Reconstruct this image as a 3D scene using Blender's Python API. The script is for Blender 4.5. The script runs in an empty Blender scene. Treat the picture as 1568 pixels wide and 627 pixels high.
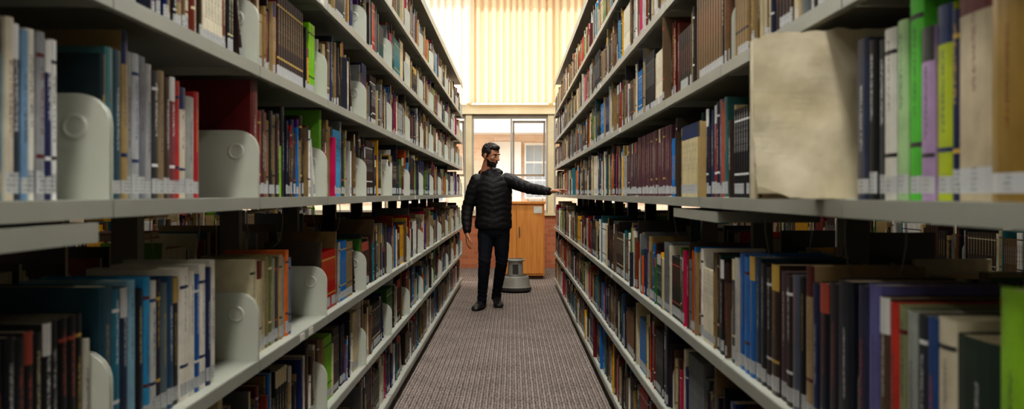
import bpy, bmesh, math, random, colorsys
from mathutils import Vector, Matrix, noise
R = random.Random(7)
scene = bpy.context.scene
COL = scene.collection

# ------------------------------------------------------------ helpers
def lin(c):
    return c/12.92 if c <= 0.04045 else ((c+0.055)/1.055)**2.4
def hx(s):
    s = s.lstrip('#')
    return tuple(lin(int(s[i:i+2], 16)/255) for i in (0, 2, 4))
def sat(c, k=1.2):
    h, s_, v = colorsys.rgb_to_hsv(*c)
    return colorsys.hsv_to_rgb(h, min(1, s_*k), v)

def newmat(name):
    m = bpy.data.materials.new(name); m.use_nodes = True
    nt = m.node_tree
    return m, nt, nt.nodes['Principled BSDF']

def pmat(name, c1, c2=None, scale=8.0, rough=0.5, bump=0.0, bscale=None, metallic=0.0, stretch=(1, 1, 1), detail=4, spec=0.5):
    m, nt, b = newmat(name)
    c1 = hx(c1) if isinstance(c1, str) else c1
    c2 = hx(c2) if isinstance(c2, str) else (c2 or tuple(x*0.85 for x in c1))
    tc = nt.nodes.new('ShaderNodeTexCoord'); mp = nt.nodes.new('ShaderNodeMapping')
    mp.inputs['Scale'].default_value = stretch
    nt.links.new(tc.outputs['Object'], mp.inputs['Vector'])
    n = nt.nodes.new('ShaderNodeTexNoise'); n.inputs['Scale'].default_value = scale; n.inputs['Detail'].default_value = detail
    nt.links.new(mp.outputs[0], n.inputs['Vector'])
    r = nt.nodes.new('ShaderNodeValToRGB')
    r.color_ramp.elements[0].position = .35; r.color_ramp.elements[1].position = .65
    r.color_ramp.elements[0].color = (*c1, 1); r.color_ramp.elements[1].color = (*c2, 1)
    nt.links.new(n.outputs['Fac'], r.inputs[0]); nt.links.new(r.outputs[0], b.inputs['Base Color'])
    b.inputs['Roughness'].default_value = rough; b.inputs['Metallic'].default_value = metallic
    b.inputs['Specular IOR Level'].default_value = spec
    if bump:
        bn = nt.nodes.new('ShaderNodeTexNoise'); bn.inputs['Scale'].default_value = bscale or scale*4
        nt.links.new(mp.outputs[0], bn.inputs['Vector'])
        bp = nt.nodes.new('ShaderNodeBump'); bp.inputs['Strength'].default_value = bump; bp.inputs['Distance'].default_value = .01
        nt.links.new(bn.outputs['Fac'], bp.inputs['Height']); nt.links.new(bp.outputs[0], b.inputs['Normal'])
    return m

def mobj(name, verts, faces, mats, mi=None, parent=None, smooth=False):
    me = bpy.data.meshes.new(name); me.from_pydata(verts, [], faces)
    for m in (mats if isinstance(mats, (list, tuple)) else [mats]): me.materials.append(m)
    if mi: me.polygons.foreach_set('material_index', mi)
    if smooth: me.polygons.foreach_set('use_smooth', [True]*len(me.polygons))
    me.update()
    o = bpy.data.objects.new(name, me); COL.objects.link(o)
    if parent: o.parent = parent
    return o

class Geo:
    def __init__(s): s.v = []; s.f = []; s.m = []
    def box(s, x0, x1, y0, y1, z0, z1, m=0):
        b = len(s.v)
        s.v += [(x0,y0,z0),(x1,y0,z0),(x1,y1,z0),(x0,y1,z0),(x0,y0,z1),(x1,y0,z1),(x1,y1,z1),(x0,y1,z1)]
        for q in ((0,3,2,1),(4,5,6,7),(0,1,5,4),(1,2,6,5),(2,3,7,6),(3,0,4,7)):
            s.f.append(tuple(b+i for i in q)); s.m.append(m)
    def prism(s, axis_pts0, axis_pts1, m=0):
        b = len(s.v); n = len(axis_pts0)
        s.v += list(axis_pts0)+list(axis_pts1)
        s.f.append(tuple(b+i for i in range(n))); s.m.append(m)
        s.f.append(tuple(b+n+i for i in reversed(range(n)))); s.m.append(m)
        for i in range(n):
            j = (i+1) % n
            s.f.append((b+i, b+n+i, b+n+j, b+j)); s.m.append(m)
    def rings(s, rings, m=0, cap=True):
        b = len(s.v); n = len(rings[0])
        for r in rings: s.v += [tuple(p) for p in r]
        for k in range(len(rings)-1):
            for i in range(n):
                j = (i+1) % n
                s.f.append((b+k*n+i, b+k*n+j, b+(k+1)*n+j, b+(k+1)*n+i)); s.m.append(m)
        if cap:
            s.f.append(tuple(b+i for i in reversed(range(n)))); s.m.append(m)
            s.f.append(tuple(b+(len(rings)-1)*n+i for i in range(n))); s.m.append(m)
    def lathe(s, cx, cy, prof, n=32, m=0):
        s.rings([[(cx+r*math.cos(2*math.pi*i/n), cy+r*math.sin(2*math.pi*i/n), z) for i in range(n)] for r, z in prof], m)
    def obj(s, name, mats, parent=None, smooth=False, bevel=0):
        o = mobj(name, s.v, s.f, mats, s.m, parent, smooth)
        if bevel:
            md = o.modifiers.new('b', 'BEVEL'); md.width = bevel; md.segments = 2; md.limit_method = 'ANGLE'
        return o

# ------------------------------------------------------------ layout
XL, XR = -0.667, 0.55          # shelf front edges
DEP = 0.33                     # shelf depth
COLW = 0.35                    # front edge to column centre
J0, BAY, NB = -1.15, 0.9, 15   # first joint, bay width, bays
YE = J0+BAY*NB
LEVELS = [0.10, 0.435, 0.78, 1.21, 1.56, 1.91, 2.26]
TOP = 2.62
PITCH = 1.92

# ------------------------------------------------------------ materials
m_shelf = pmat('shelf_paint', '#9b9d93', '#90938a', 3, .42, .05, 60)
m_brk = pmat('bracket_paint', '#c3c6bb', '#b8bbb0', 3, .32, .05, 60)
m_col = pmat('column_paint_shaded', '#857e72', '#777064', 3, .5)  # same paint as the shelves, with shade darkened into the colour
m_white = pmat('label_paper', '#d8d6ce', '#cfccc2', 20, .7)
m_paper = pmat('book_pages', '#cfc3a6', '#ae9f80', 40, .85, .1, 300, stretch=(6, 6, .5))

def book_material():
    m, nt, b = newmat('book_cover'); N = nt.nodes; L = nt.links
    def attr(n):
        a = N.new('ShaderNodeAttribute'); a.attribute_name = n; return a
    def mth(op, a, c=None, d=None):
        x = N.new('ShaderNodeMath'); x.operation = op
        for i, v in enumerate((a, c, d)):
            if v is None: continue
            if isinstance(v, (int, float)): x.inputs[i].default_value = v
            else: L.new(v, x.inputs[i])
        return x.outputs[0]
    def mix(f, a, c):
        x = N.new('ShaderNodeMix'); x.data_type = 'RGBA'
        L.new(f, x.inputs[0])
        for i, v in ((6, a), (7, c)):
            if isinstance(v, tuple): x.inputs[i].default_value = v
            else: L.new(v, x.inputs[i])
        return x.outputs[2]
    def nz(x, y, z, thr):
        cb = N.new('ShaderNodeCombineXYZ')
        for i, v in enumerate((x, y, z)): L.new(v, cb.inputs[i])
        q = N.new('ShaderNodeTexNoise'); q.inputs['Scale'].default_value = 1.0; q.inputs['Detail'].default_value = 1
        L.new(cb.outputs[0], q.inputs['Vector'])
        return mth('GREATER_THAN', q.outputs['Fac'], thr)
    col, tcol, par = attr('bcol'), attr('tcol'), attr('bpar')
    sp = N.new('ShaderNodeSeparateXYZ'); L.new(par.outputs['Vector'], sp.inputs[0])
    bh, flag, seed = sp.outputs
    uv = N.new('ShaderNodeUVMap'); uv.uv_map = 'UVMap'
    su = N.new('ShaderNodeSeparateXYZ'); L.new(uv.outputs[0], su.inputs[0])
    u, v = su.outputs[0], su.outputs[1]      # metres on the spine; u centred
    vn = mth('DIVIDE', v, bh)
    onsp = mth('GREATER_THAN', u, -0.5)
    sd = mth('MULTIPLY', seed, 91)
    txt = nz(mth('MULTIPLY', u, 260), mth('MULTIPLY', v, 330), sd, .5)
    inu = mth('LESS_THAN', mth('ABSOLUTE', u), .0042)
    start = mth('MULTIPLY_ADD', mth('FRACT', mth('MULTIPLY', seed, 7.7)), .25, .28)
    inv = mth('MULTIPLY', mth('GREATER_THAN', vn, start), mth('LESS_THAN', vn, mth('ADD', start, .42)))
    tm = mth('MULTIPLY', mth('MULTIPLY', mth('MULTIPLY', txt, inu), inv), .75)
    b1 = mth('LESS_THAN', mth('ABSOLUTE', mth('SUBTRACT', vn, .86)), .012)
    b2 = mth('LESS_THAN', mth('ABSOLUTE', mth('SUBTRACT', vn, .26)), .012)
    bands = mth('MULTIPLY', mth('MAXIMUM', b1, b2), mth('GREATER_THAN', mth('FRACT', mth('MULTIPLY', seed, 3.3)), .6))
    blk = mth('MULTIPLY', mth('GREATER_THAN', vn, .8), mth('GREATER_THAN', mth('FRACT', mth('MULTIPLY', seed, 13.3)), .85))
    mask = mth('MULTIPLY', mth('MAXIMUM', mth('MAXIMUM', tm, bands), blk), onsp)
    tc = N.new('ShaderNodeTexCoord')
    n2 = N.new('ShaderNodeTexNoise'); n2.inputs['Scale'].default_value = 30; n2.inputs['Detail'].default_value = 5
    L.new(tc.outputs['Object'], n2.inputs['Vector'])
    wr = N.new('ShaderNodeMapRange'); wr.inputs['To Min'].default_value = .65; wr.inputs['To Max'].default_value = 1.2
    L.new(n2.outputs['Fac'], wr.inputs[0])
    vm = N.new('ShaderNodeVectorMath'); vm.operation = 'SCALE'
    L.new(col.outputs['Color'], vm.inputs[0]); L.new(wr.outputs[0], vm.inputs['Scale'])
    c = mix(mask, vm.outputs[0], tcol.outputs['Color'])
    lab = mth('MULTIPLY', mth('GREATER_THAN', v, .010), mth('LESS_THAN', v, mth('MULTIPLY_ADD', mth('FRACT', mth('MULTIPLY', seed, 17.1)), .014, .032)))
    lab = mth('MULTIPLY', mth('MULTIPLY', lab, flag), onsp)
    rows = mth('LESS_THAN', mth('FRACT', mth('MULTIPLY', v, 150)), .5)
    ltx = nz(mth('MULTIPLY', u, 500), mth('FLOOR', mth('MULTIPLY', v, 150)), sd, .5)
    ltu = mth('LESS_THAN', mth('ABSOLUTE', u), .008)
    lt = mth('MULTIPLY', mth('MULTIPLY', mth('MULTIPLY', rows, ltx), ltu), .7)
    lc = mix(lt, (.45, .46, .47, 1), (.07, .07, .08, 1))
    c = mix(lab, c, lc)
    L.new(c, b.inputs['Base Color'])
    rr = mth('MULTIPLY_ADD', mth('FRACT', mth('MULTIPLY', seed, 5.1)), .35, .28)
    L.new(rr, b.inputs['Roughness'])
    return m
m_book = book_material()

# ------------------------------------------------------------ books
PAL = (['#17191f']*7+['#1e2336']*6+['#253056']*4+['#35241f']*5+['#5c2426']*3+['#6e5a43']*4+['#8a7658']*3+['#a8946f']*3 +
       ['#c9bd9c']*3+['#dcd5c2']*4+['#6f7376']*3+['#9b9d9c']*3+['#27463f']*2+['#35707a']*2+['#3f6a28']*2+['#a82422']*3 +
       ['#d0642a']*1+['#1f70b4']*3+['#5a3a78']*1+['#e8e6e0']*4+['#443b32']*4+['#2c2827']*5+['#7b3a2c']*2+['#dba824']*1+['#84c236']*1+['#b8325f']*1+['#5f9cc0']*1)
TAN = ['#6e5a43', '#8a7658', '#a8946f', '#c5b898', '#5c4634', '#74604a', '#97835f', '#4a3a2e', '#b7a888', '#7a3f30', '#36302c', '#d0c6ac']

class Books:
    def __init__(s, side):
        s.side = side; s.v = []; s.f = []; s.mi = []; s.uv = []; s.c = []; s.t = []; s.p = []
    def X(s, d):
        return (XL-d) if s.side < 0 else (XR+d)
    def emit(s, b, ix, mi, uvs, col, tcol, h, label, seed):
        s.f.append(tuple(b+i for i in ix)); s.mi.append(mi)
        s.uv += uvs if uvs else [(-1., 0.)]*len(ix)
        s.c.append((*col, 1)); s.t.append((*tcol, 1)); s.p.append((h, 1. if label else 0., seed))
    def add(s, y, t, h, D, rec, z0, col, tcol, label, seed, lean=0.0):
        if s.side > 0: rec -= .010
        rr = min(.004, .18*t); c = min(.0022, .12*t)
        o2 = [(0, rr), (.22*t, .22*rr), (.5*t, 0), (.78*t, .22*rr), (t, rr), (t, D), (0, D)]
        b = len(s.v)
        for zz in (0, h):
            for (a, d) in o2:
                s.v.append((s.X(rec+d), y+a+lean*zz, z0+zz))
        zi = h-.0025
        for (a, d) in ((c, rr+c+.001), (t-c, rr+c+.001), (t-c, D), (c, D)):
            s.v.append((s.X(rec+d), y+a+lean*zi, z0+zi))
        us = [(q-.5)*t for q in (0, .22, .5, .78, 1)]
        def face(ix, mi, uvs=None): s.emit(b, ix, mi, uvs, col, tcol, h, label, seed)
        for i in range(4):
            face((i, i+1, i+8, i+7), 0, [(us[i], 0.), (us[i+1], 0.), (us[i+1], h), (us[i], h)])
        face((4, 5, 12, 11), 0); face((6, 0, 7, 13), 0); face((5, 6, 13, 12), 1)
        face((7, 8, 9, 10, 11, 15, 14), 0); face((11, 12, 16, 15), 0); face((7, 14, 17, 13), 0)
        face((14, 15, 16, 17), 1)
    def flat(s, y, ln, t, D, rec, z0, col, tcol, seed):
        # a volume lying on its side, spine toward the aisle
        if s.side > 0: rec -= .010
        e = .003
        def cov(za, zb, d0, d1, ya, yb, mi, sp):
            b = len(s.v)
            for zz in (za, zb):
                for (a, d) in ((ya, d0), (yb, d0), (yb, d1), (ya, d1)): s.v.append((s.X(rec+d), a, zz))
            def face(ix, m_, uvs=None): s.emit(b, ix, m_, uvs, col, tcol, ln, False, seed)
            face((0, 1, 5, 4), mi, [(-t/2, 0.), (-t/2, ln), (t/2, ln), (t/2, 0.)] if sp else None)
            face((1, 2, 6, 5), mi); face((2, 3, 7, 6), mi); face((3, 0, 4, 7), mi); face((4, 5, 6, 7), mi); face((0, 1, 2, 3), mi)
        cov(z0, z0+t, 0, e, y, y+ln, 0, True)
        cov(z0, z0+.0025, e, D, y, y+ln, 0, False)
        cov(z0+t-.0025, z0+t, e, D, y, y+ln, 0, False)
        cov(z0+.0025, z0+t-.0025, e, D-.004, y+.003, y+ln-.003, 1, False)
    def build(s, name):
        me = bpy.data.meshes.new(name); me.from_pydata(s.v, [], s.f)
        me.materials.append(m_book); me.materials.append(m_paper)
        me.polygons.foreach_set('material_index', s.mi)
        uvl = me.uv_layers.new(name='UVMap')
        uvl.data.foreach_set('uv', [c for p in s.uv for c in p])
        a = me.attributes.new('bcol', 'FLOAT_COLOR', 'FACE'); a.data.foreach_set('color', [c for p in s.c for c in p])
        a = me.attributes.new('tcol', 'FLOAT_COLOR', 'FACE'); a.data.foreach_set('color', [c for p in s.t for c in p])
        a = me.attributes.new('bpar', 'FLOAT_VECTOR', 'FACE'); a.data.foreach_set('vector', [c for p in s.p for c in p])
        me.update()
        o = bpy.data.objects.new(name, me); COL.objects.link(o)
        return o

def tcol_for(c):
    lum = .3*c[0]+.6*c[1]+.1*c[2]
    if lum < .15: return R.choice([hx('#c8bf98'), hx('#b9b9b9'), hx('#b89a4a'), hx('#d0d0d0'), hx('#a34a3a')])
    return R.choice([hx('#1d1d22'), hx('#5a1c1c'), hx('#20335c'), hx('#3a3a3a')])

# overrides: (side, level, bay) -> (start offset, [(t,h,col)], fill random afterwards?)
OV = {
 (-1, 3, 2): (.565, [(.022,.25,'#22252e'),(.030,.25,'#3b8fb5'),(.020,.255,'#c9c0ae'),(.022,.25,'#2a2f3d'),(.018,.245,'#6d8fae'),(.024,.25,'#d9d6cc'),(.022,.25,'#8d8f94'),(.018,.24,'#222a55'),(.022,.245,'#dfe0df')], 0),
 (-1, 3, 3): (.02, [(.02,.25,'#2a3a44'),(.03,.265,'#4d7f86'),(.035,.265,'#33505c'),(.024,.305,'#a08a5e'),(.018,.27,'#8f8f8c'),(.03,.27,'#a5a7ab'),(.035,.27,'#70747c'),(.026,.26,'#9d9ea0'),(.03,.25,'#3c3a3a'),(.03,.255,'#8c7a5e'),(.03,.245,'#4a3a34'),(.028,.25,'#7a3f44'),(.02,.245,'#b33a36'),(.04,.235,'#cfc6b4'),(.05,.22,'#9a9a96'),(.03,.235,'#a5262c')], 0),
 (-1, 3, 4): (.02, [(.07,.315,'#6d1a1c'),(.03,.24,'#7a2a28'),(.03,.245,'#4a2a26'),(.03,.24,'#6e4a34'),(.03,.22,'#8a6a48'),(.03,.25,'#2c2a28'),(.03,.24,'#7a6a50')], 1),
 (-1, 3, 5): (.02, [(.03,.315,'#6fae2e'),(.03,.25,'#40382e')], 1),
 (-1, 2, 2): (0, [(.026,.24,'#1a1c22'),(.024,.235,'#202329')]*14+[(.026,.245,'#16181c')]*5+[(.02,.2,'#b9b6a8')], 0),
 (-1, 2, 3): (.02, [(.05,.28,'#1f4a5a'),(.03,.27,'#2d6f86'),(.03,.27,'#20304a'),(.035,.28,'#7fa8bd'),(.03,.26,'#22242c'),(.03,.28,'#2a8ab8'),(.03,.27,'#b9bab4'),(.03,.27,'#27283a'),(.03,.26,'#5b6a70'),(.03,.27,'#274a6a'),(.04,.265,'#1d2026'),(.05,.28,'#e5e1d6'),(.04,.27,'#dcd8cc'),(.03,.26,'#1f5aa0'),(.04,.28,'#e5e1d6'),(.03,.27,'#22305a'),(.035,.285,'#d8d5ca')], 0),
 (-1, 2, 4): (.03, [(.05,.26,'#cfc6a8'),(.05,.255,'#c8bd9a'),(.04,.25,'#b0a482'),(.04,.26,'#8a8056'),(.035,.26,'#6a7040'),(.035,.25,'#9a9a86'),(.04,.25,'#4a4436'),(.03,.255,'#a8946f'),(.04,.245,'#8d9a9a'),(.035,.265,'#d4702a'),(.03,.24,'#59708a')], 0),
 (1, 3, 2): (.372, [(.08,.29,'#8a6f35'),(.087,.295,'#b3a68c'),(.017,.25,'#20284a'),(.044,.262,'#a9b82e'),(.040,.24,'#a58bb0'),(.045,.305,'#55b93a'),(.035,.265,'#9fc08c'),(.045,.26,'#c9c8c0'),(.03,.25,'#30343c'),(.03,.255,'#14161a'),(.05,.262,'#2a3450')], 0),
 (1, 3, 3): (.165, [(.05,.30,'#a39678'),(.03,.27,'#2a3040'),(.03,.26,'#3a3238'),(.04,.27,'#26304c'),(.03,.25,'#6a4a3a')], 2),
 (1, 3, 4): (.02, [(.03,.27,'#3a6a6a'),(.03,.26,'#a8553a'),(.04,.27,'#6a4a6a'),(.03,.265,'#2a2a3a'),(.03,.26,'#8a2a2a'),(.03,.25,'#22304c')], 1),
 (1, 3, 5): (.005, [(.034,.262,'#55303a')]*25, 0),
 (1, 3, 6): (.005, [(.030,.25,'#4a3238')]*12, 1),
 (1, 2, 2): (.335, [(.04,.25,'#3c5a3a'),(.055,.33,'#8fc22e'),(.11,.26,'#1d3328'),(.05,.275,'#d0c8b0'),(.03,.27,'#2a4a80'),(.03,.27,'#30343a'),(.035,.27,'#9aa09a'),(.03,.275,'#8a8f6a'),(.03,.275,'#c43a2e'),(.04,.28,'#5a463a'),(.05,.295,'#6a6aa5'),(.035,.29,'#30304a')], 0),
 (1, 2, 3): (.005, [(.07,.29,'#1c2230'),(.05,.28,'#2a2430'),(.05,.275,'#171b28'),(.04,.27,'#202c50'),(.05,.30,'#a8906a'),(.03,.27,'#16181c'),(.04,.275,'#5a6070'),(.045,.27,'#35261f'),(.05,.275,'#4a3444'),(.06,.285,'#3a2a24'),(.05,.275,'#221c1c'),(.04,.28,'#2a2a2e'),(.05,.29,'#1c3a52'),(.05,.29,'#1f63a8'),(.05,.285,'#2570b8'),(.05,.29,'#1f63a8'),(.04,.275,'#b9b6b0'),(.04,.27,'#4a5058')], 0),
 (1, 4, 3): (.02, [(.04,.27,'#2f7f8a'),(.03,.25,'#22304c'),(.03,.26,'#c5b898'),(.03,.25,'#3a2a40')], 1),
}

def fill(B, side):
    nlev = len(LEVELS)
    for li, z in enumerate(LEVELS):
        top = LEVELS[li+1] if li+1 < nlev else TOP
        hmax = top-z-.045
        for bi in range(NB):
            e = .010 if side < 0 else .008
            y0 = J0+bi*BAY+e; y1 = J0+(bi+1)*BAY-e
            if side < 0: fr = R.choice([.70, .8, .88, .93, .97, .99])
            else: fr = R.choice([.93, .97, 1.0, 1.0])
            if bi > 7: fr = max(fr, R.choice([.86, .93, .98]))
            y = y0; lim = y0+(y1-y0)*fr
            zz = z+.0005
            key = (side, li, bi); cont = True
            hm_bay = R.gauss(.228, .012)
            if key in OV:
                off, lst, mode = OV[key]
                if off > .1 and mode != 2:
                    lim0 = y0+off-.015
                    while y < lim0-.03:
                        t = R.uniform(.015, .03); c = hx(R.choice(PAL))
                        B.add(y, t, min(hmax, R.gauss(.235, .02)), .17, .032, zz, c, tcol_for(c), True, R.random()); y += t+.0006
                y = y0+off
                for t, h, c in lst:
                    if y+t > y1: break
                    c = hx(c)
                    B.add(y, t, min(h, top-z-.032), min(.26, h*.72), .032+R.uniform(-.003, .003), zz, c, tcol_for(c), True, R.random())
                    y += t+.0008
                cont = mode >= 1
            if not cont: continue
            ytop = y; maxh = 0
            while y < lim:
                if R.random() < .10:
                    n = R.randint(3, 11); t0 = R.uniform(.018, .034); h0 = min(hmax, R.uniform(.20, .27)); c0 = sat(hx(R.choice(PAL)), 1.15)
                    sd = R.random(); tc = tcol_for(c0)
                    for _ in range(n):
                        if y+t0 > lim: break
                        B.add(y, t0, h0, h0*.7, .032, zz, c0, tc, R.random() < .9, sd); y += t0+.0006
                    maxh = max(maxh, h0)
                    if y+t0 > lim: break
                    continue
                t = min(.055, max(.008, R.lognormvariate(math.log(.0185), .45)))
                h = max(.155, min(hmax, R.gauss(hm_bay, .034)))
                if y+t > lim:
                    if lim-y > .01: t = lim-y-.001
                    else: break
                tanp = .18 + (.26 if z > 1.5 else 0)
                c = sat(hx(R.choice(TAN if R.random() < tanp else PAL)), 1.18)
                k = R.uniform(.75, 1.12)*(.84 if z > 1.5 else 1); c = tuple(min(.85, x*k) for x in c)  # upper-shelf book colours darkened in place of dimmer light up there
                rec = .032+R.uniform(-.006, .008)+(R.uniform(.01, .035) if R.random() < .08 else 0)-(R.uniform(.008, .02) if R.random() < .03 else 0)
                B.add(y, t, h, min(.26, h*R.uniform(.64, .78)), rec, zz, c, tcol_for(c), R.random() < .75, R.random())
                maxh = max(maxh, h)
                y += t+R.uniform(.0003, .002)
            # volumes lying flat on top of the row where there is room
            if li == 2 and R.random() < .4 and maxh < .31:
                yy = R.uniform(y0+.1, max(y0+.12, lim-.34)); zf = zz+maxh+.001
                for _ in range(R.randint(1, 2)):
                    t = R.uniform(.015, .03); c = hx(R.choice(PAL))
                    if zf+t > top-.035: break
                    B.flat(yy, R.uniform(.20, .27), t, .17, .05, zf, c, tcol_for(c), R.random()); zf += t+.0006
            gap = y1-y
            if gap > .24 and R.random() < .35:
                zf = zz
                for _ in range(R.randint(2, 4)):
                    t = R.uniform(.018, .035); c = hx(R.choice(PAL)); B.flat(y+.012, R.uniform(.18, .21), t, .2, .035, zf, c, tcol_for(c), R.random()); zf += t+.0006
            elif gap > .09 and R.random() < .75:
                t = R.uniform(.014, .028); h = R.uniform(.19, min(hmax, .25)); c = hx(R.choice(PAL))
                B.add(y+.075, t, h, h*.7, .034, zz, c, tcol_for(c), True, R.random(), -.07/h)
    return B

# ------------------------------------------------------------ shelf frames
def build_side(side):
    G = Geo()
    X = (lambda d: XL-d) if side < 0 else (lambda d: XR+d)
    def bx(d0, d1, y0, y1, z0, z1, m=0):
        a, b = sorted((X(d0), X(d1))); G.box(a, b, y0, y1, z0, z1, m)
    dd = .004 if side < 0 else .030
    out = [(.004, -.026), (.004, .0)] + [(dd, .004), (dd, .125)]
    for k in range(1, 8):
        a = math.pi/2*k/7
        out.append((dd+.055*(1-math.cos(a)), .125+.053*math.sin(a)))
    out += [(.22, .178), (.30, .12), (DEP, .12), (DEP, -.026)]
    for j in range(NB+1):
        yj = J0+j*BAY
        bx(COLW-.035, COLW+.035, yj-.022, yj+.022, 0, TOP+.05, 1)
        for z in LEVELS[1:]:
            for dy, on in ((-.0075, j > 0), (.0055, j < NB)):
                if not on: continue
                p0 = [(X(d), yj+dy, z+q) for d, q in out]; p1 = [(x, y+.002, q) for x, y, q in p0]
                G.prism(p0, p1, 3)
            for base, sg in ((yj-.0075, -1), (yj+.0075, 1)):
                rg = []
                for r, o in ((.023, 0), (.020, .003), (.0165, .003), (.014, .0008)):
                    rg.append([(X(dd+.058)+r*math.cos(2*math.pi*i/20), base+sg*o, z+.122+r*math.sin(2*math.pi*i/20)) for i in range(20)])
                G.rings(rg, 3)
    for bi in range(NB):
        a = J0+bi*BAY+.003; b = a+BAY-.006
        for z in LEVELS:
            bx(.002, DEP, a, b, z-.005, z, 0)
            bx(0, .004, a, b, z-.030, z, 0)
            bx(.004, .016, a, b, z-.030, z-.026, 0)
            bx(DEP-.004, DEP, a, b, z-.03, z+.012, 0)
        bx(.03, .034, a, b, 0, LEVELS[0]-.03, 0)
        bx(-.005, COLW-.001, a-.003, b+.003, TOP+.055, TOP+.06, 0)
        bx(-.005, 0, a, b, TOP, TOP+.06, 0)
    if side < 0:
        bx(-.004, .28, .68, 1.485, 1.142, 1.174)
    else:
        bx(.002, .28, 2.50, 3.18, 1.142, 1.172)
    for _ in range(10):
        y = J0+R.uniform(3.5, 13)
        z = R.choice(LEVELS[2:6])
        bx(-.0012, 0, y, y+.06, z-.026, z-.004, 2)
    G.obj('library_bookshelf', [m_shelf, m_col, m_white, m_brk])
    fill(Books(side), side).build('shelved_books')
for side in (-1, 1):
    before = set(bpy.data.objects)
    build_side(side)
    new = [o for o in bpy.data.objects if o not in before]
    cx = (XL-COLW) if side < 0 else (XR+COLW)
    ymid = (J0+YE)/2
    for o in new:
        c = bpy.data.objects.new(o.name.split('.')[0], o.data); COL.objects.link(c)
        c.matrix_world = Matrix.Translation((cx, ymid, 0)) @ Matrix.Rotation(math.pi, 4, 'Z') @ Matrix.Translation((-cx, -ymid, 0))
        c = bpy.data.objects.new(o.name.split('.')[0], o.data); COL.objects.link(c)
        c.location = (side*PITCH, 0, 0)

m_wire = pmat('steel_wire', '#8a8a86', '#77776f', 5, .35, metallic=.9)
def wire(x, y, z, sgn):
    cu = bpy.data.curves.new('wire_bookend', 'CURVE'); cu.dimensions = '3D'; cu.bevel_depth = .0016; cu.bevel_resolution = 2
    sp = cu.splines.new('BEZIER'); pts = [(0, 0, 0), (0, 0, -.10), (.02*sgn, 0, -.15), (.09*sgn, 0, -.15), (.11*sgn, 0, -.10), (.11*sgn, 0, 0)]
    sp.bezier_points.add(len(pts)-1)
    for p, q in zip(sp.bezier_points, pts): p.co = q; p.handle_left_type = p.handle_right_type = 'AUTO'
    o = bpy.data.objects.new('wire_bookend', cu); COL.objects.link(o); o.location = (x, y, z); o.data.materials.append(m_wire)
for y in (2.2, 3.0, 4.0): wire(XL-.08, y, 1.205, -1)
for y in (1.75, 2.3, 3.6): wire(XR+.08, y, 1.205, 1)

# ------------------------------------------------------------ protruding worn folio (right, near)
m_parch = pmat('parchment_cover', '#e4dac2', '#cfc3a3', 9, .8, .25, 25)
m_brd = pmat('folio_pages', '#a8987a', '#8f8063', 60, .9)
def folio():
    nx, nz = 22, 30
    G = Geo(); y0 = 1.645; x0, x1 = .425, .70; z0, z1 = 1.2108, 1.505
    def P(i, k, off):
        u = i/nx; w = k/nz
        x = x0+(x1-x0)*u + .006*noise.noise((0, w*9, 3)) * (1-u)
        if k == 0: zz = z0+ .006*abs(noise.noise((u*9, 1, 0))) + (.022*max(0, .25-u)/.25)
        elif k == nz: zz = z1+.008*noise.noise((u*8, 5, 0)) - .02*max(0, .12-u)/.12 + .012*u
        else: zz = z0+(z1-z0)*w
        y = y0 - .018*math.exp(-u*7)*(1-.5*w) + .006*noise.noise((u*4, w*4, 0)) + off - .03*(1-w)**3*(1-u)*.5
        return (x, y, zz)
    for off in (0, .004):
        b = len(G.v)
        for k in range(nz+1):
            for i in range(nx+1): G.v.append(P(i, k, off))
        for k in range(nz):
            for i in range(nx):
                a = b+k*(nx+1)+i
                G.f.append((a, a+1, a+nx+2, a+nx+1)); G.m.append(0)
    G.box(x0+.02, x1-.01, y0+.012, y0+.037, z0, z1-.02, 1)
    G.box(x0+.006, x1, y0+.038, y0+.043, z0, z1-.008, 0)
    G.box(x0+.006, x0+.012, y0+.006, y0+.043, z0, z1-.01, 0)
    G.obj('worn_parchment_folio', [m_parch, m_brd])
folio()

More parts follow.
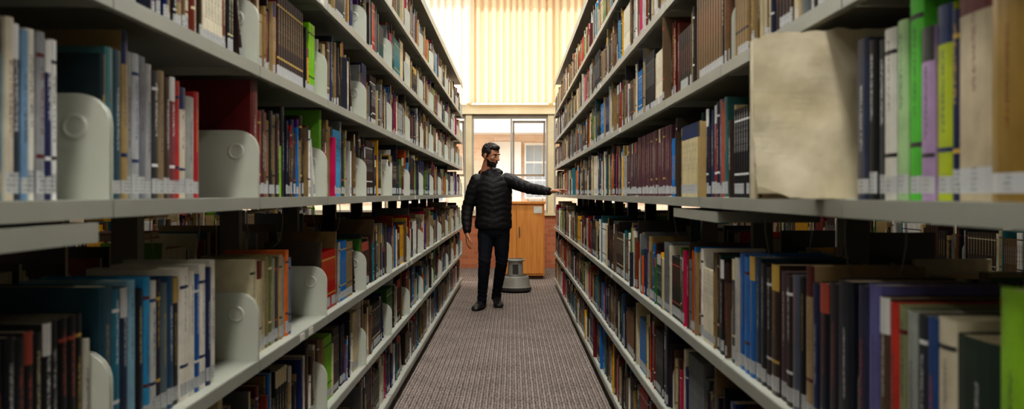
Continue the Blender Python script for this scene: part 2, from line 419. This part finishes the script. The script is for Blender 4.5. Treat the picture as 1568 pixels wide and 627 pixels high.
# ------------------------------------------------------------ room shell
def carpet():
    m, nt, b = newmat('carpet'); N = nt.nodes; L = nt.links
    tc = N.new('ShaderNodeTexCoord')
    vo = N.new('ShaderNodeTexVoronoi'); vo.inputs['Scale'].default_value = 58; vo.inputs['Randomness'].default_value = .3
    L.new(tc.outputs['Object'], vo.inputs['Vector'])
    r = N.new('ShaderNodeValToRGB'); r.color_ramp.elements[0].position = .12; r.color_ramp.elements[1].position = .6
    r.color_ramp.elements[0].color = (*hx('#aa9d93'), 1); r.color_ramp.elements[1].color = (*hx('#474041'), 1)
    L.new(vo.outputs['Distance'], r.inputs[0])
    n = N.new('ShaderNodeTexNoise'); n.inputs['Scale'].default_value = 3; n.inputs['Detail'].default_value = 6
    L.new(tc.outputs['Object'], n.inputs['Vector'])
    mr = N.new('ShaderNodeMapRange'); mr.inputs['To Min'].default_value = .65; mr.inputs['To Max'].default_value = 1.3
    L.new(n.outputs['Fac'], mr.inputs[0])
    wv = N.new('ShaderNodeTexWave'); wv.bands_direction = 'X'; wv.inputs['Scale'].default_value = 9; wv.inputs['Distortion'].default_value = .4
    L.new(tc.outputs['Object'], wv.inputs['Vector'])
    mr2 = N.new('ShaderNodeMapRange'); mr2.inputs['To Min'].default_value = .75; mr2.inputs['To Max'].default_value = 1.12
    L.new(wv.outputs['Fac'], mr2.inputs[0])
    mm = N.new('ShaderNodeMath'); mm.operation = 'MULTIPLY'; L.new(mr.outputs[0], mm.inputs[0]); L.new(mr2.outputs[0], mm.inputs[1])
    vm = N.new('ShaderNodeVectorMath'); vm.operation = 'SCALE'
    L.new(r.outputs[0], vm.inputs[0]); L.new(mm.outputs[0], vm.inputs['Scale'])
    L.new(vm.outputs[0], b.inputs['Base Color']); b.inputs['Roughness'].default_value = .95
    b.inputs['Specular IOR Level'].default_value = .15
    bp = N.new('ShaderNodeBump'); bp.inputs['Strength'].default_value = .5; bp.inputs['Distance'].default_value = .004; bp.invert = True
    L.new(vo.outputs['Distance'], bp.inputs['Height']); L.new(bp.outputs[0], b.inputs['Normal'])
    return m
W = 5.5; YB, YW, H = -5.0, 15.3, 4.8
def slab(name, x0, x1, y0, y1, z0, z1, m, bevel=0):
    g = Geo(); g.box(x0, x1, y0, y1, z0, z1); return g.obj(name, m, bevel=bevel)
m_wall = pmat('wall_paint', '#b0a898', '#a9a190', 2, .85)
m_ceil = pmat('ceiling_paint', '#aeaaa0', '#a6a298', 2, .9)
m_frame = pmat('window_frame', '#e0d2b0', '#d4c5a0', 4, .5)
m_wfr = pmat('window_sash', '#b5b1a8', '#a5a198', 4, .45)
slab('floor', -W, W, YB, YW+.2, -.1, 0, carpet())
slab('ceiling', -W, W, YB, YW+.2, H, H+.15, m_ceil)
slab('wall_left', -W-.15, -W, YB, YW+.2, 0, H, m_wall)
slab('wall_right', W, W+.15, YB, YW+.2, 0, H, m_wall)
slab('wall_rear', -W, W, YB-.15, YB, 0, H, m_wall)

def brick(name, c1, c2, mortar, sc):
    m, nt, b = newmat(name); N = nt.nodes; L = nt.links
    tc = N.new('ShaderNodeTexCoord'); mp = N.new('ShaderNodeMapping')
    mp.inputs['Rotation'].default_value = (math.pi/2, 0, 0)
    L.new(tc.outputs['Object'], mp.inputs['Vector'])
    br = N.new('ShaderNodeTexBrick'); br.inputs['Scale'].default_value = sc
    br.inputs['Color1'].default_value = (*hx(c1), 1); br.inputs['Color2'].default_value = (*hx(c2), 1); br.inputs['Mortar'].default_value = (*hx(mortar), 1)
    br.inputs['Mortar Size'].default_value = .012
    L.new(mp.outputs[0], br.inputs['Vector']); L.new(br.outputs['Color'], b.inputs['Base Color']); b.inputs['Roughness'].default_value = .85
    return m
m_brick_in = brick('brick_sill_wall', '#b4704e', '#a36244', '#a08068', 3.5)
m_brick_out = brick('brick_facade', '#ecd0b6', '#e4c4a8', '#e8dccb', 3.0)
slab('wall_far', -W, W, YW-.08, YW+.16, 0, .86, m_brick_in)
slab('trim_1', -W, W, YW-.12, YW+.18, .86, .90, m_frame)
slab('trim_2', -W, W, YW-.10, YW+.16, 2.53, 2.68, pmat('beam_paint', '#eee2c2', '#e6d8b4', 3, .6))
slab('trim_3', -W, W, YW-.05, YW+.16, H-.15, H, m_wall)
def pane_mat():
    m, nt, b = newmat('window_glass'); N = nt.nodes; L = nt.links
    N.remove(b)
    t = N.new('ShaderNodeBsdfTransparent'); t.inputs[0].default_value = (.95, .96, .95, 1)
    g = N.new('ShaderNodeBsdfGlossy'); g.inputs['Roughness'].default_value = .02
    lw = N.new('ShaderNodeLayerWeight'); lw.inputs[0].default_value = .15
    mx = N.new('ShaderNodeMixShader'); L.new(lw.outputs['Fresnel'], mx.inputs[0]); L.new(t.outputs[0], mx.inputs[1]); L.new(g.outputs[0], mx.inputs[2])
    L.new(mx.outputs[0], N['Material Output'].inputs[0]); return m
m_glass = pane_mat()
posts = [-4.7, -3.36, -2.03, -.72, .63, 1.96, 3.3, 4.64]
for i, px in enumerate(posts):
    g = Geo(); g.box(px-.05, px+.05, YW-.06, YW+.10, .90, 2.53); g.box(px-.04, px+.04, YW-.04, YW+.10, 2.68, H-.15)
    g.obj('window_frame_post', m_frame)
for i in range(len(posts)-1):
    a, b_ = posts[i]+.052, posts[i+1]-.052
    g = Geo(); t = .03; ya, yb = YW-.01, YW+.04
    g.box(a, b_, ya, yb, 2.46, 2.53); g.box(a, b_, ya, yb, .90, .95)
    g.box(a, a+t, ya, yb, .95, 2.46); g.box(b_-t, b_, ya, yb, .95, 2.46)
    xm = a+.52*(b_-a)
    g.box(xm-.015, xm+.015, ya, yb, .95, 2.46)
    g.box(a+t, xm-.015, ya+.02, ya+.025, .95, 2.46, 1)
    th = math.radians(24)
    def sash(u0, u1, v0, v1, d0, d1, mi):
        pts = []
        for (uu, vv, dd) in ((u0, v0, d0), (u1, v0, d0), (u1, v0, d1), (u0, v0, d1), (u0, v1, d0), (u1, v1, d0), (u1, v1, d1), (u0, v1, d1)):
            yy = YW+.05+math.sin(th)*(1.0-vv)*1.0+dd; zz = 2.43-(1.0-vv)*math.cos(th)
            pts.append((uu, yy, zz))
        bb = len(g.v); g.v += pts
        for q in ((0,3,2,1),(4,5,6,7),(0,1,5,4),(1,2,6,5),(2,3,7,6),(3,0,4,7)):
            g.f.append(tuple(bb+k for k in q)); g.m.append(mi)
    s0, s1 = xm+.02, b_-t-.005
    sash(s0, s0+.03, 0, 1, 0, .03, 0); sash(s1-.03, s1, 0, 1, 0, .03, 0)
    sash(s0, s1, 0, .04, 0, .03, 0); sash(s0, s1, .96, 1, 0, .03, 0); sash(s0+.03, s1-.03, .04, .96, .012, .016, 1)
    g.obj('window_%d' % (i+1), [m_wfr, m_glass])

def curtain_mat(name, c, tr):
    m, nt, b = newmat(name); N = nt.nodes; L = nt.links
    tl = N.new('ShaderNodeBsdfTranslucent'); df = N.new('ShaderNodeBsdfDiffuse')
    tc = N.new('ShaderNodeTexCoord'); n = N.new('ShaderNodeTexNoise'); n.inputs['Scale'].default_value = 6
    mp = N.new('ShaderNodeMapping'); mp.inputs['Scale'].default_value = (6, 6, .3)
    L.new(tc.outputs['Object'], mp.inputs[0]); L.new(mp.outputs[0], n.inputs['Vector'])
    r = N.new('ShaderNodeValToRGB'); r.color_ramp.elements[0].color = (*[x*.8 for x in c], 1); r.color_ramp.elements[1].color = (*c, 1)
    L.new(n.outputs['Fac'], r.inputs[0]); L.new(r.outputs[0], tl.inputs[0]); L.new(r.outputs[0], df.inputs[0])
    mx = N.new('ShaderNodeMixShader'); mx.inputs[0].default_value = tr
    L.new(df.outputs[0], mx.inputs[1]); L.new(tl.outputs[0], mx.inputs[2]); L.new(mx.outputs[0], N['Material Output'].inputs[0])
    N.remove(b); return m
def curtain(name, x0, x1, yc, mat, period, amp, seed):
    g = Geo(); n = int((x1-x0)/period*14); zs = [2.70, 3.2, 3.8, 4.4, 4.73]
    for z in zs:
        for i in range(n+1):
            x = x0+(x1-x0)*i/n
            ph = 2*math.pi*x/period+3.2*noise.noise((x*2.5, seed, 0))
            s = math.sin(ph); y = yc+amp*(s+.25*math.sin(2*ph+1))*(1.0+.15*(3.7-z))+.01*noise.noise((x*3, z, seed))
            g.v.append((x, y, z))
    for k in range(len(zs)-1):
        for i in range(n):
            a = k*(n+1)+i; g.f.append((a, a+1, a+n+2, a+n+1)); g.m.append(0)
    return g.obj(name, mat, smooth=True)
cA = curtain_mat('curtain_fabric_thin', hx('#fff6e2'), .86)
cB = curtain_mat('curtain_fabric', hx('#fbe8c6'), .62)
curtain('curtain', -W+.1, -.60, 15.12, cA, .13, .034, 1)
curtain('curtain', -.63, W-.1, 15.08, cB, .115, .036, 5)
g = Geo(); g.box(-W+.05, W-.05, 15.04, 15.17, 4.74, 4.77); g.obj('curtain_rail', m_frame)

m_pave = pmat('paving', '#c5b49e', '#b3a390', 2, .9)
slab('ground_outside', -14, 14, YW+.21, 30, -.15, -.02, m_pave)
m_wood_s = pmat('soffit_wood', '#c08a58', '#a87648', 6, .6, stretch=(1, 8, 1))
slab('sun_blocking_awning', -7, 7, YW+.17, 17.05, 2.60, 2.68, m_wood_s)  # overhang added and sized to keep sun off the lower windows
m_wh = pmat('white_render', '#f0eee8', '#e6e4dc', 2, .7)
m_gr = pmat('facade_window_glass', '#8d9aa0', '#aab4b8', 1.2, .15)
fa = Geo()
fa.box(-9, 9, 22, 22.4, -.02, 5.6, 0)
fa.box(-9, 9, 21.2, 22, 2.62, 2.88, 1)
fa.box(-.55, .2, 21.9, 22, .0, 2.45, 1)
fa.box(.28, .95, 21.9, 22, 1.1, 2.42, 1)
for k in range(3):
    for q in range(3):
        fa.box(.32+k*.2, .49+k*.2, 21.88, 21.9, 1.15+q*.42, 1.52+q*.42, 2)
for k in (-4.2, -2.6, 2.2, 4.0):
    fa.box(k, k+1.0, 21.94, 22, 1.0, 2.3, 1); fa.box(k+.06, k+.94, 21.92, 21.94, 1.06, 2.24, 2)
fa.obj('brick_building_facade', [m_brick_out, m_wh, m_gr])

# ------------------------------------------------------------ wooden cabinet
m_wood = pmat('orange_wood', '#dc9850', '#cb853e', 5, .38, stretch=(6, 6, .5))
m_wood_d = pmat('dark_plinth', '#5a3a22', '#4a2f1c', 5, .5)
c = Geo()
c.box(-.10, .455, 13.22, 13.80, .05, 1.075, 0)
c.box(-.12, .472, 13.19, 13.83, 1.075, 1.11, 0)
c.box(-.08, .435, 13.26, 13.78, 0, .05, 1)
c.box(.06, .435, 13.205, 13.22, .08, 1.05, 0)
c.box(-.095, .05, 13.205, 13.22, .08, 1.05, 0)
c.box(.09, .105, 13.19, 13.205, .60, .75, 2)
c.box(.30, .42, 13.198, 13.205, .94, 1.04, 3)
c.obj('wooden_cabinet', [m_wood, m_wood_d, m_wire, m_white], bevel=.003)
g = Geo()
g.box(.22, .44, 13.35, 13.62, 1.1105, 1.118, 0); g.box(.22, .226, 13.35, 13.62, 1.118, 1.16, 0); g.box(.434, .44, 13.35, 13.62, 1.118, 1.16, 0)
g.box(.23, .43, 13.37, 13.6, 1.118, 1.135, 1)
g.obj('document_tray', [m_wfr, m_white])

# ------------------------------------------------------------ kick step stool
m_st = pmat('stool_enamel', '#a8a59c', '#99968e', 6, .4)
m_rub = pmat('stool_rubber_and_opening', '#45413e', '#3a3634', 30, .8)
s = Geo(); sx, sy = .035, 11.55
s.lathe(sx, sy, [(.150, .015), (.190, .015), (.196, .03), (.194, .055), (.186, .06)], 40, 1)
s.lathe(sx, sy, [(.186, .06), (.182, .07), (.165, .185), (.160, .198), (.150, .203), (.105, .203)], 40, 0)
s.lathe(sx, sy, [(.100, .2035), (.098, .21), (.090, .375), (.095, .38)], 40, 0)
s.lathe(sx, sy, [(.095, .38), (.112, .383), (.115, .392), (.113, .402), (.105, .408)], 40, 0)
s.lathe(sx, sy, [(.105, .408), (.100, .412), (.02, .4125)], 40, 1)
s.lathe(sx, sy, [(.155, .2035), (.152, .206), (.108, .206), (.105, .2035)], 40, 1)
for k in range(3):
    a = 2*math.pi*k/3
    s.lathe(sx+.13*math.cos(a), sy+.13*math.sin(a), [(.012, 0), (.018, .004), (.018, .02), (.012, .026)], 12, 1)
for k in range(24):
    a = 2*math.pi*k/24
    s.box(sx+.194*math.cos(a)-.004, sx+.194*math.cos(a)+.004, sy+.194*math.sin(a)-.004, sy+.194*math.sin(a)+.004, .02, .055, 1)
s.box(sx-.035, sx+.035, sy-.099, sy-.088, .225, .345, 1)  # dark panel in place of the shaded opening in the drum
s.obj('kick_step_stool', [m_st, m_rub])

# ------------------------------------------------------------ man
MB = Vector((0, 9.85, 0))
def capsule(G, p0, p1, r0, r1, n=14, m=0):
    p0, p1 = Vector(p0), Vector(p1); ax = (p1-p0)
    ax.normalize()
    up = Vector((0, 0, 1)) if abs(ax.z) < .9 else Vector((1, 0, 0))
    a = ax.cross(up).normalized(); b = ax.cross(a)
    rg = []
    for k in range(0, 5):
        t = math.pi/2*(k+.3)/4.3
        rg.append((p0-ax*r0*math.cos(t), r0*math.sin(t)))
    rg.append((p0, r0)); rg.append((p1, r1))
    for k in range(4, -1, -1):
        t = math.pi/2*(k+.3)/4.3
        rg.append((p1+ax*r1*math.cos(t), r1*math.sin(t)))
    G.rings([[c+(a*math.cos(2*math.pi*i/n)+b*math.sin(2*math.pi*i/n))*r for i in range(n)] for c, r in rg], m)
def chain(G, pts, m=0):
    for (p, r), (q, s_) in zip(pts, pts[1:]): capsule(G, p, q, r, s_, m=m)
def ell(G, c, r, m=0, n=18, rot=None):
    rg = []
    for k in range(13):
        t = math.pi*(k+.15)/12.3
        rg.append([Vector((r[0]*math.sin(t)*math.cos(2*math.pi*i/n), r[1]*math.sin(t)*math.sin(2*math.pi*i/n), -r[2]*math.cos(t))) for i in range(n)])
    if rot: rg = [[rot @ p for p in q] for q in rg]
    G.rings([[p+Vector(c) for p in q] for q in rg], m)
def loft(G, rs, n=28, m=0):
    G.rings([[(cx+rx*math.cos(2*math.pi*i/n), cy+ry*math.sin(2*math.pi*i/n), z) for i in range(n)] for cx, cy, z, rx, ry in rs], m)
def remesh(G, voxel, smooth=4, fac=.5):
    me = bpy.data.meshes.new('tmp'); me.from_pydata([tuple(v) for v in G.v], [], G.f)
    bm = bmesh.new(); bm.from_mesh(me); bmesh.ops.recalc_face_normals(bm, faces=bm.faces); bm.to_mesh(me); bm.free()
    o = bpy.data.objects.new('tmp', me); COL.objects.link(o)
    r = o.modifiers.new('r', 'REMESH'); r.mode = 'VOXEL'; r.voxel_size = voxel
    s_ = o.modifiers.new('s', 'SMOOTH'); s_.iterations = smooth; s_.factor = fac
    dg = bpy.context.evaluated_depsgraph_get(); dg.update()
    out = bpy.data.meshes.new_from_object(o.evaluated_get(dg))
    bpy.data.objects.remove(o); return out

pieces = []
G = Geo()
loft(G, [(-.205, 0, .845, .175, .125), (-.205, 0, .852, .192, .14), (-.205, 0, .90, .198, .145), (-.20, 0, 1.0, .188, .14), (-.203, 0, 1.12, .192, .145),
         (-.208, 0, 1.25, .20, .142), (-.213, 0, 1.33, .192, .13), (-.22, .005, 1.39, .155, .11), (-.228, .01, 1.43, .10, .095), (-.23, .014, 1.462, .080, .080), (-.232, .018, 1.480, .070, .072)])
ell(G, (-.235, .085, 1.445), (.135, .078, .060))
ell(G, (-.235, .03, 1.445), (.112, .098, .032))
chain(G, [((-.06, 0, 1.365), .078), ((.0, -.05, 1.345), .074), ((.165, -.17, 1.28), .062), ((.27, -.235, 1.262), .056), ((.372, -.29, 1.245), .042)])
chain(G, [((-.375, 0, 1.355), .080), ((-.415, .005, 1.27), .076), ((-.478, .03, 1.07), .064), ((-.488, .0, .95), .058), ((-.482, -.035, .83), .045)])
jm = remesh(G, .0085, 3)
def disp_j(v, nrm):
    x, y, z = v
    if x > .0: u = x/.055+ z*3
    elif x < -.40 : u = z/.058+x*4
    else: u = (z+.35*abs(((x+.205)*1.0) % .22-.11))/.062
    d = abs(math.sin(math.pi*u))**.6
    return nrm*(.0052*(d-.55)) + nrm*.005*noise.noise(v*18)
pieces.append((jm, lambda c: 0, disp_j))
G = Geo()
loft(G, [(-.20, 0, .98, .14, .10), (-.20, 0, .93, .165, .12), (-.20, .005, .86, .172, .125), (-.20, .005, .79, .165, .115), (-.20, .0, .75, .12, .09)])
chain(G, [((-.282, 0, .80), .090), ((-.290, -.065, .62), .078), ((-.296, -.115, .49), .064), ((-.306, -.10, .36), .061), ((-.320, -.06, .13), .050), ((-.322, -.06, .085), .052)])
chain(G, [((-.12, 0, .80), .090), ((-.115, .0, .62), .078), ((-.118, .01, .49), .064), ((-.140, .10, .34), .061), ((-.175, .22, .14), .050), ((-.178, .225, .095), .052)])
tm_ = remesh(G, .009, 3)
def disp_t(v, nrm):
    w = 1.0 if v.z < .22 or .46 < v.z < .56 else .35
    return nrm*.004*w*math.sin(v.z*110+7*noise.noise(v*7)+v.x*60)*.6+nrm*.006*noise.noise(v*11)
pieces.append((tm_, lambda c: 1, disp_t))
def shoe(hx_, hy, tx, ty, heel=0.0):
    G = Geo(); a = Vector((hx_, hy, 0)); b = Vector((tx, ty, 0)); d = (b-a).normalized(); L_ = (b-a).length; n = Vector((-d.y, d.x, 0))
    prof = [(0, .030, .06), (.05, .038, .095), (.25, .040, .11), (.42, .044, .09), (.62, .052, .068), (.8, .052, .056), (.93, .040, .044), (1, .018, .028)]
    rg = []
    for t, w, h in prof:
        c_ = a+d*L_*t; q = []; lift = heel*max(0, (.7-t)/.7)
        for i in range(16):
            an = 2*math.pi*i/16; zz = h/2+h/2*math.sin(an)
            ww = w*math.copysign(abs(math.cos(an))**.7, math.cos(an))
            q.append(c_+n*ww+Vector((0, 0, max(.0, zz)+lift)))
        rg.append(q)
    G.rings(rg)
    return remesh(G, .006, 2)
pieces.append((shoe(-.308, .01, -.400, -.245), lambda c: 2 if c.z > .022 else 6, None))
pieces.append((shoe(-.190, .285, -.135, .03, .03), lambda c: 2, None))
def hand(wrist, a, nrm, tsign, curls, spread):
    G = Geo(); w = Vector(wrist); a = Vector(a).normalized(); nrm = Vector(nrm); nrm = (nrm-a*nrm.dot(a)).normalized(); b = a.cross(nrm)*tsign
    capsule(G, w-a*.04, w+a*.01, .026, .024)
    lat = [.031, .0105, -.0105, -.030]; ml = [.088, .092, .087, .078]; fl = [.072, .082, .076, .060]
    for i in range(4):
        k = w+b*lat[i]+a*ml[i]
        capsule(G, w+b*lat[i]*.55+a*.005, k, .016, .0125)
        d = (a+b*lat[i]*spread).normalized(); p = k; r = .0098 if i < 3 else .0085
        ang = curls[i]
        cur = 0
        for sgm, kk in ((.45, .55), (.30, .8), (.25, .6)):
            cur += ang*kk
            dd = (d*math.cos(cur)+nrm*math.sin(cur)); q = p+dd*fl[i]*sgm
            capsule(G, p, q, r, r*.9); p = q; r *= .9
    tb = w+b*.026+a*.022
    capsule(G, w+b*.012+a*.01, tb+b*.012+a*.015+nrm*.008, .018, .015)
    p1 = tb+b*.022+a*.030+nrm*.012; p2 = p1+(a*.75+b*.4+nrm*.35).normalized()*.032; p3 = p2+(a*.9+b*.1+nrm*.35).normalized()*.026
    capsule(G, tb+nrm*.005, p1, .015, .012); capsule(G, p1, p2, .0115, .0105); capsule(G, p2, p3, .0105, .008)
    return remesh(G, .0032, 2)
pieces.append((hand((.392, -.298, 1.243), (1, .02, .10), (0, -.25, -1), -1, [.12, .28, .42, .55], 5), lambda c: 3, None))
pieces.append((hand((-.480, -.045, .800), (.0, -.16, -1), (1, .15, 0), 1, [.35, .42, .48, .5], 1.5), lambda c: 3, None))
G = Geo()
ell(G, (0, .012, .028), (.077, .096, .090)); ell(G, (0, -.022, -.030), (.063, .070, .078))
ell(G, (0, -.030, -.075), (.050, .055, .042)); ell(G, (0, -.070, -.098), (.024, .020, .018))
capsule(G, (0, -.088, .014), (0, -.112, -.024), .009, .013); ell(G, (0, -.100, -.030), (.019, .013, .010))
capsule(G, (-.036, -.082, .030), (.036, -.082, .030), .011, .011)
ell(G, (0, -.090, -.055), (.025, .012, .006)); ell(G, (0, -.088, -.066), (.022, .012, .006))
for sx_ in (-1, 1):
    ell(G, (sx_*.040, -.062, -.018), (.022, .022, .022))
    ell(G, (sx_*.079, .012, -.006), (.010, .020, .031))
capsule(G, (0, .018, -.07), (0, .035, -.20), .056, .060)
hm = remesh(G, .0038, 3, .4)
ROT = Matrix.Translation((-.232, -.022, 1.622)) @ Matrix.Rotation(math.radians(52), 4, 'Z') @ Matrix.Rotation(math.radians(11), 4, 'X')
def mf_head(c):
    if c.y < -.083 and abs(c.x) < .021 and -.071 < c.z < -.050: return 7
    jaw = -.056+.5*max(0, min(.05, c.y+.06))
    if c.z < jaw and c.z > -.112 and c.y < -.005: return 4
    if c.y < -.088 and abs(c.x) < .024 and -.050 < c.z < -.042: return 4
    if -.03 < c.z < .03 and abs(c.x) > .066 and -.025 < c.y < -.005: return 4
    if .026 < c.z < .036 and c.y < -.082 and .012 < abs(c.x) < .046: return 4
    return 3
pieces.append((hm, mf_head, None, ROT))
G = Geo()
ell(G, (0, .024, .050), (.082, .090, .080)); ell(G, (0, -.045, .096), (.060, .042, .032)); ell(G, (0, .062, .010), (.062, .042, .050))
for sx_ in (-1, 1): ell(G, (sx_*.068, .0, .048), (.016, .050, .038))
rr_ = random.Random(3)
for k in range(60):
    th = rr_.uniform(0, 2*math.pi); ph = rr_.uniform(0, 1.2)
    p = Vector((.078*math.sin(ph)*math.cos(th), .012+.086*math.sin(ph)*math.sin(th), .056+.075*math.cos(ph)))
    ell(G, p, (.015, .015, .013), n=8)
hr = remesh(G, .005, 1)
def disp_h(v, nrm): return nrm*(.005*noise.noise(v*70)+.004*noise.noise(v*140))
pieces.append((hr, lambda c: 4, disp_h, ROT))
G = Geo()
for sx_ in (-1, 1): ell(G, (sx_*.030, -.0765, .006), (.0125, .0115, .0085))
me_e = bpy.data.meshes.new('e'); me_e.from_pydata([tuple(v) for v in G.v], [], G.f)
pieces.append((me_e, lambda c: (5 if abs(abs(c.x)-.030) > .0055 or c.y > -.08 else 8), None, ROT))

V = []; F = []; MI = []
for pc in pieces:
    me, mf, dp = pc[:3]; M = pc[3] if len(pc) > 3 else Matrix.Identity(4)
    me.update(); b0 = len(V)
    ns = [v.normal.copy() for v in me.vertices]
    for v, nn in zip(me.vertices, ns):
        co = v.co.copy()
        if dp: co = co+dp(v.co, nn)
        V.append(tuple((M @ co)+MB))
    for p in me.polygons:
        F.append(tuple(b0+i for i in p.vertices)); MI.append(mf(p.center))
m_jack = pmat('black_nylon', '#19191b', '#131315', 20, .62, .15, 60, spec=.3)
m_jean = pmat('dark_denim', '#161922', '#10131a', 40, .85, .2, 200, spec=.2)
m_shoe = pmat('black_leather', '#151413', '#1d1b1a', 20, .5)
m_skin = pmat('skin', '#b57f60', '#a77256', 18, .5)
m_hair = pmat('dark_hair', '#17110d', '#261b14', 90, .6, .5, 200)
m_eyew = pmat('eye_white', '#cfc8c0', '#c5beb6', 5, .3)
m_sole = pmat('shoe_sole', '#2c2a28', '#232120', 20, .7)
m_lip = pmat('lips', '#8a4f42', '#7d453a', 20, .45)
m_iris = pmat('iris', '#1d120c', '#120b07', 20, .2)
mobj('man', V, F, [m_jack, m_jean, m_shoe, m_skin, m_hair, m_eyew, m_sole, m_lip, m_iris], MI, smooth=True)

# ------------------------------------------------------------ lights
m_lampb, nt, b = newmat('lamp_diffuser')
b.inputs['Emission Color'].default_value = (1, .95, .85, 1); b.inputs['Emission Strength'].default_value = 1.5
def strip(xc, y0, y1, z, e, w=.35, x_len=None):
    hxw = (x_len or w)/2
    g = Geo(); g.box(xc-hxw-.03, xc+hxw+.03, y0-.05, y1+.05, z+.02, z+.10, 0); g.box(xc-hxw, xc+hxw, y0, y1, z+.01, z+.02, 1)
    for k in range(4):
        yy = y0+(y1-y0)*(k+.5)/4; g.box(xc-.01, xc+.01, yy-.01, yy+.01, z+.10, H, 0)
    g.obj('aisle_and_fill_fixture', [m_wfr, m_lampb])
    l = bpy.data.lights.new('aisle_and_fill_light', 'AREA'); l.shape = 'RECTANGLE'; l.size = 2*hxw; l.size_y = y1-y0; l.energy = e; l.color = (1, .97, .91)
    o = bpy.data.objects.new('aisle_and_fill_light', l); COL.objects.link(o); o.location = (xc, (y0+y1)/2, z)
ac = (XL+XR)/2
strip(ac, -1.0, 11.5, 4.3, 330, .3)
strip(ac-PITCH, -1.0, 11.5, 4.3, 150, .3)
strip(ac+PITCH, -1.0, 11.5, 4.3, 150, .3)
strip(ac, -4.4, -2.0, 3.2, 95, 1.2)  # unseen fill lamp added behind the camera to brighten camera-facing bracket plates
strip(ac, 12.55, 12.75, 4.4, 130, .2, 5.0)  # unseen lamp added to brighten the cabinet, posts and floor at the far end

sun = bpy.data.lights.new('sun', 'SUN'); sun.energy = 5.0; sun.angle = math.radians(3); sun.color = (1, .88, .68)
so = bpy.data.objects.new('sun', sun); COL.objects.link(so)
so.rotation_euler = Vector((.30, -1, -1.15)).to_track_quat('-Z', 'Y').to_euler(); so.location = (0, 30, 20)
w = bpy.data.worlds.new('World'); scene.world = w; w.use_nodes = True
bg = w.node_tree.nodes['Background']; bg.inputs[0].default_value = (.95, .96, 1, 1); bg.inputs[1].default_value = 3.2

# ------------------------------------------------------------ camera
cam = bpy.data.cameras.new('camera'); co = bpy.data.objects.new('camera', cam); COL.objects.link(co)
co.location = (0, 0, 1.22); co.rotation_euler = (math.pi/2, 0, 0)
cam.sensor_width = 36; cam.lens = 32.6; cam.shift_y = -.0105; cam.shift_x = -.0006; cam.clip_start = .05
cam.dof.use_dof = True; cam.dof.focus_distance = 9.6; cam.dof.aperture_fstop = 5.0
scene.camera = co
scene.view_settings.view_transform = 'Standard'
try: scene.view_settings.look = 'Medium High Contrast'
except Exception as e: print('look', e)
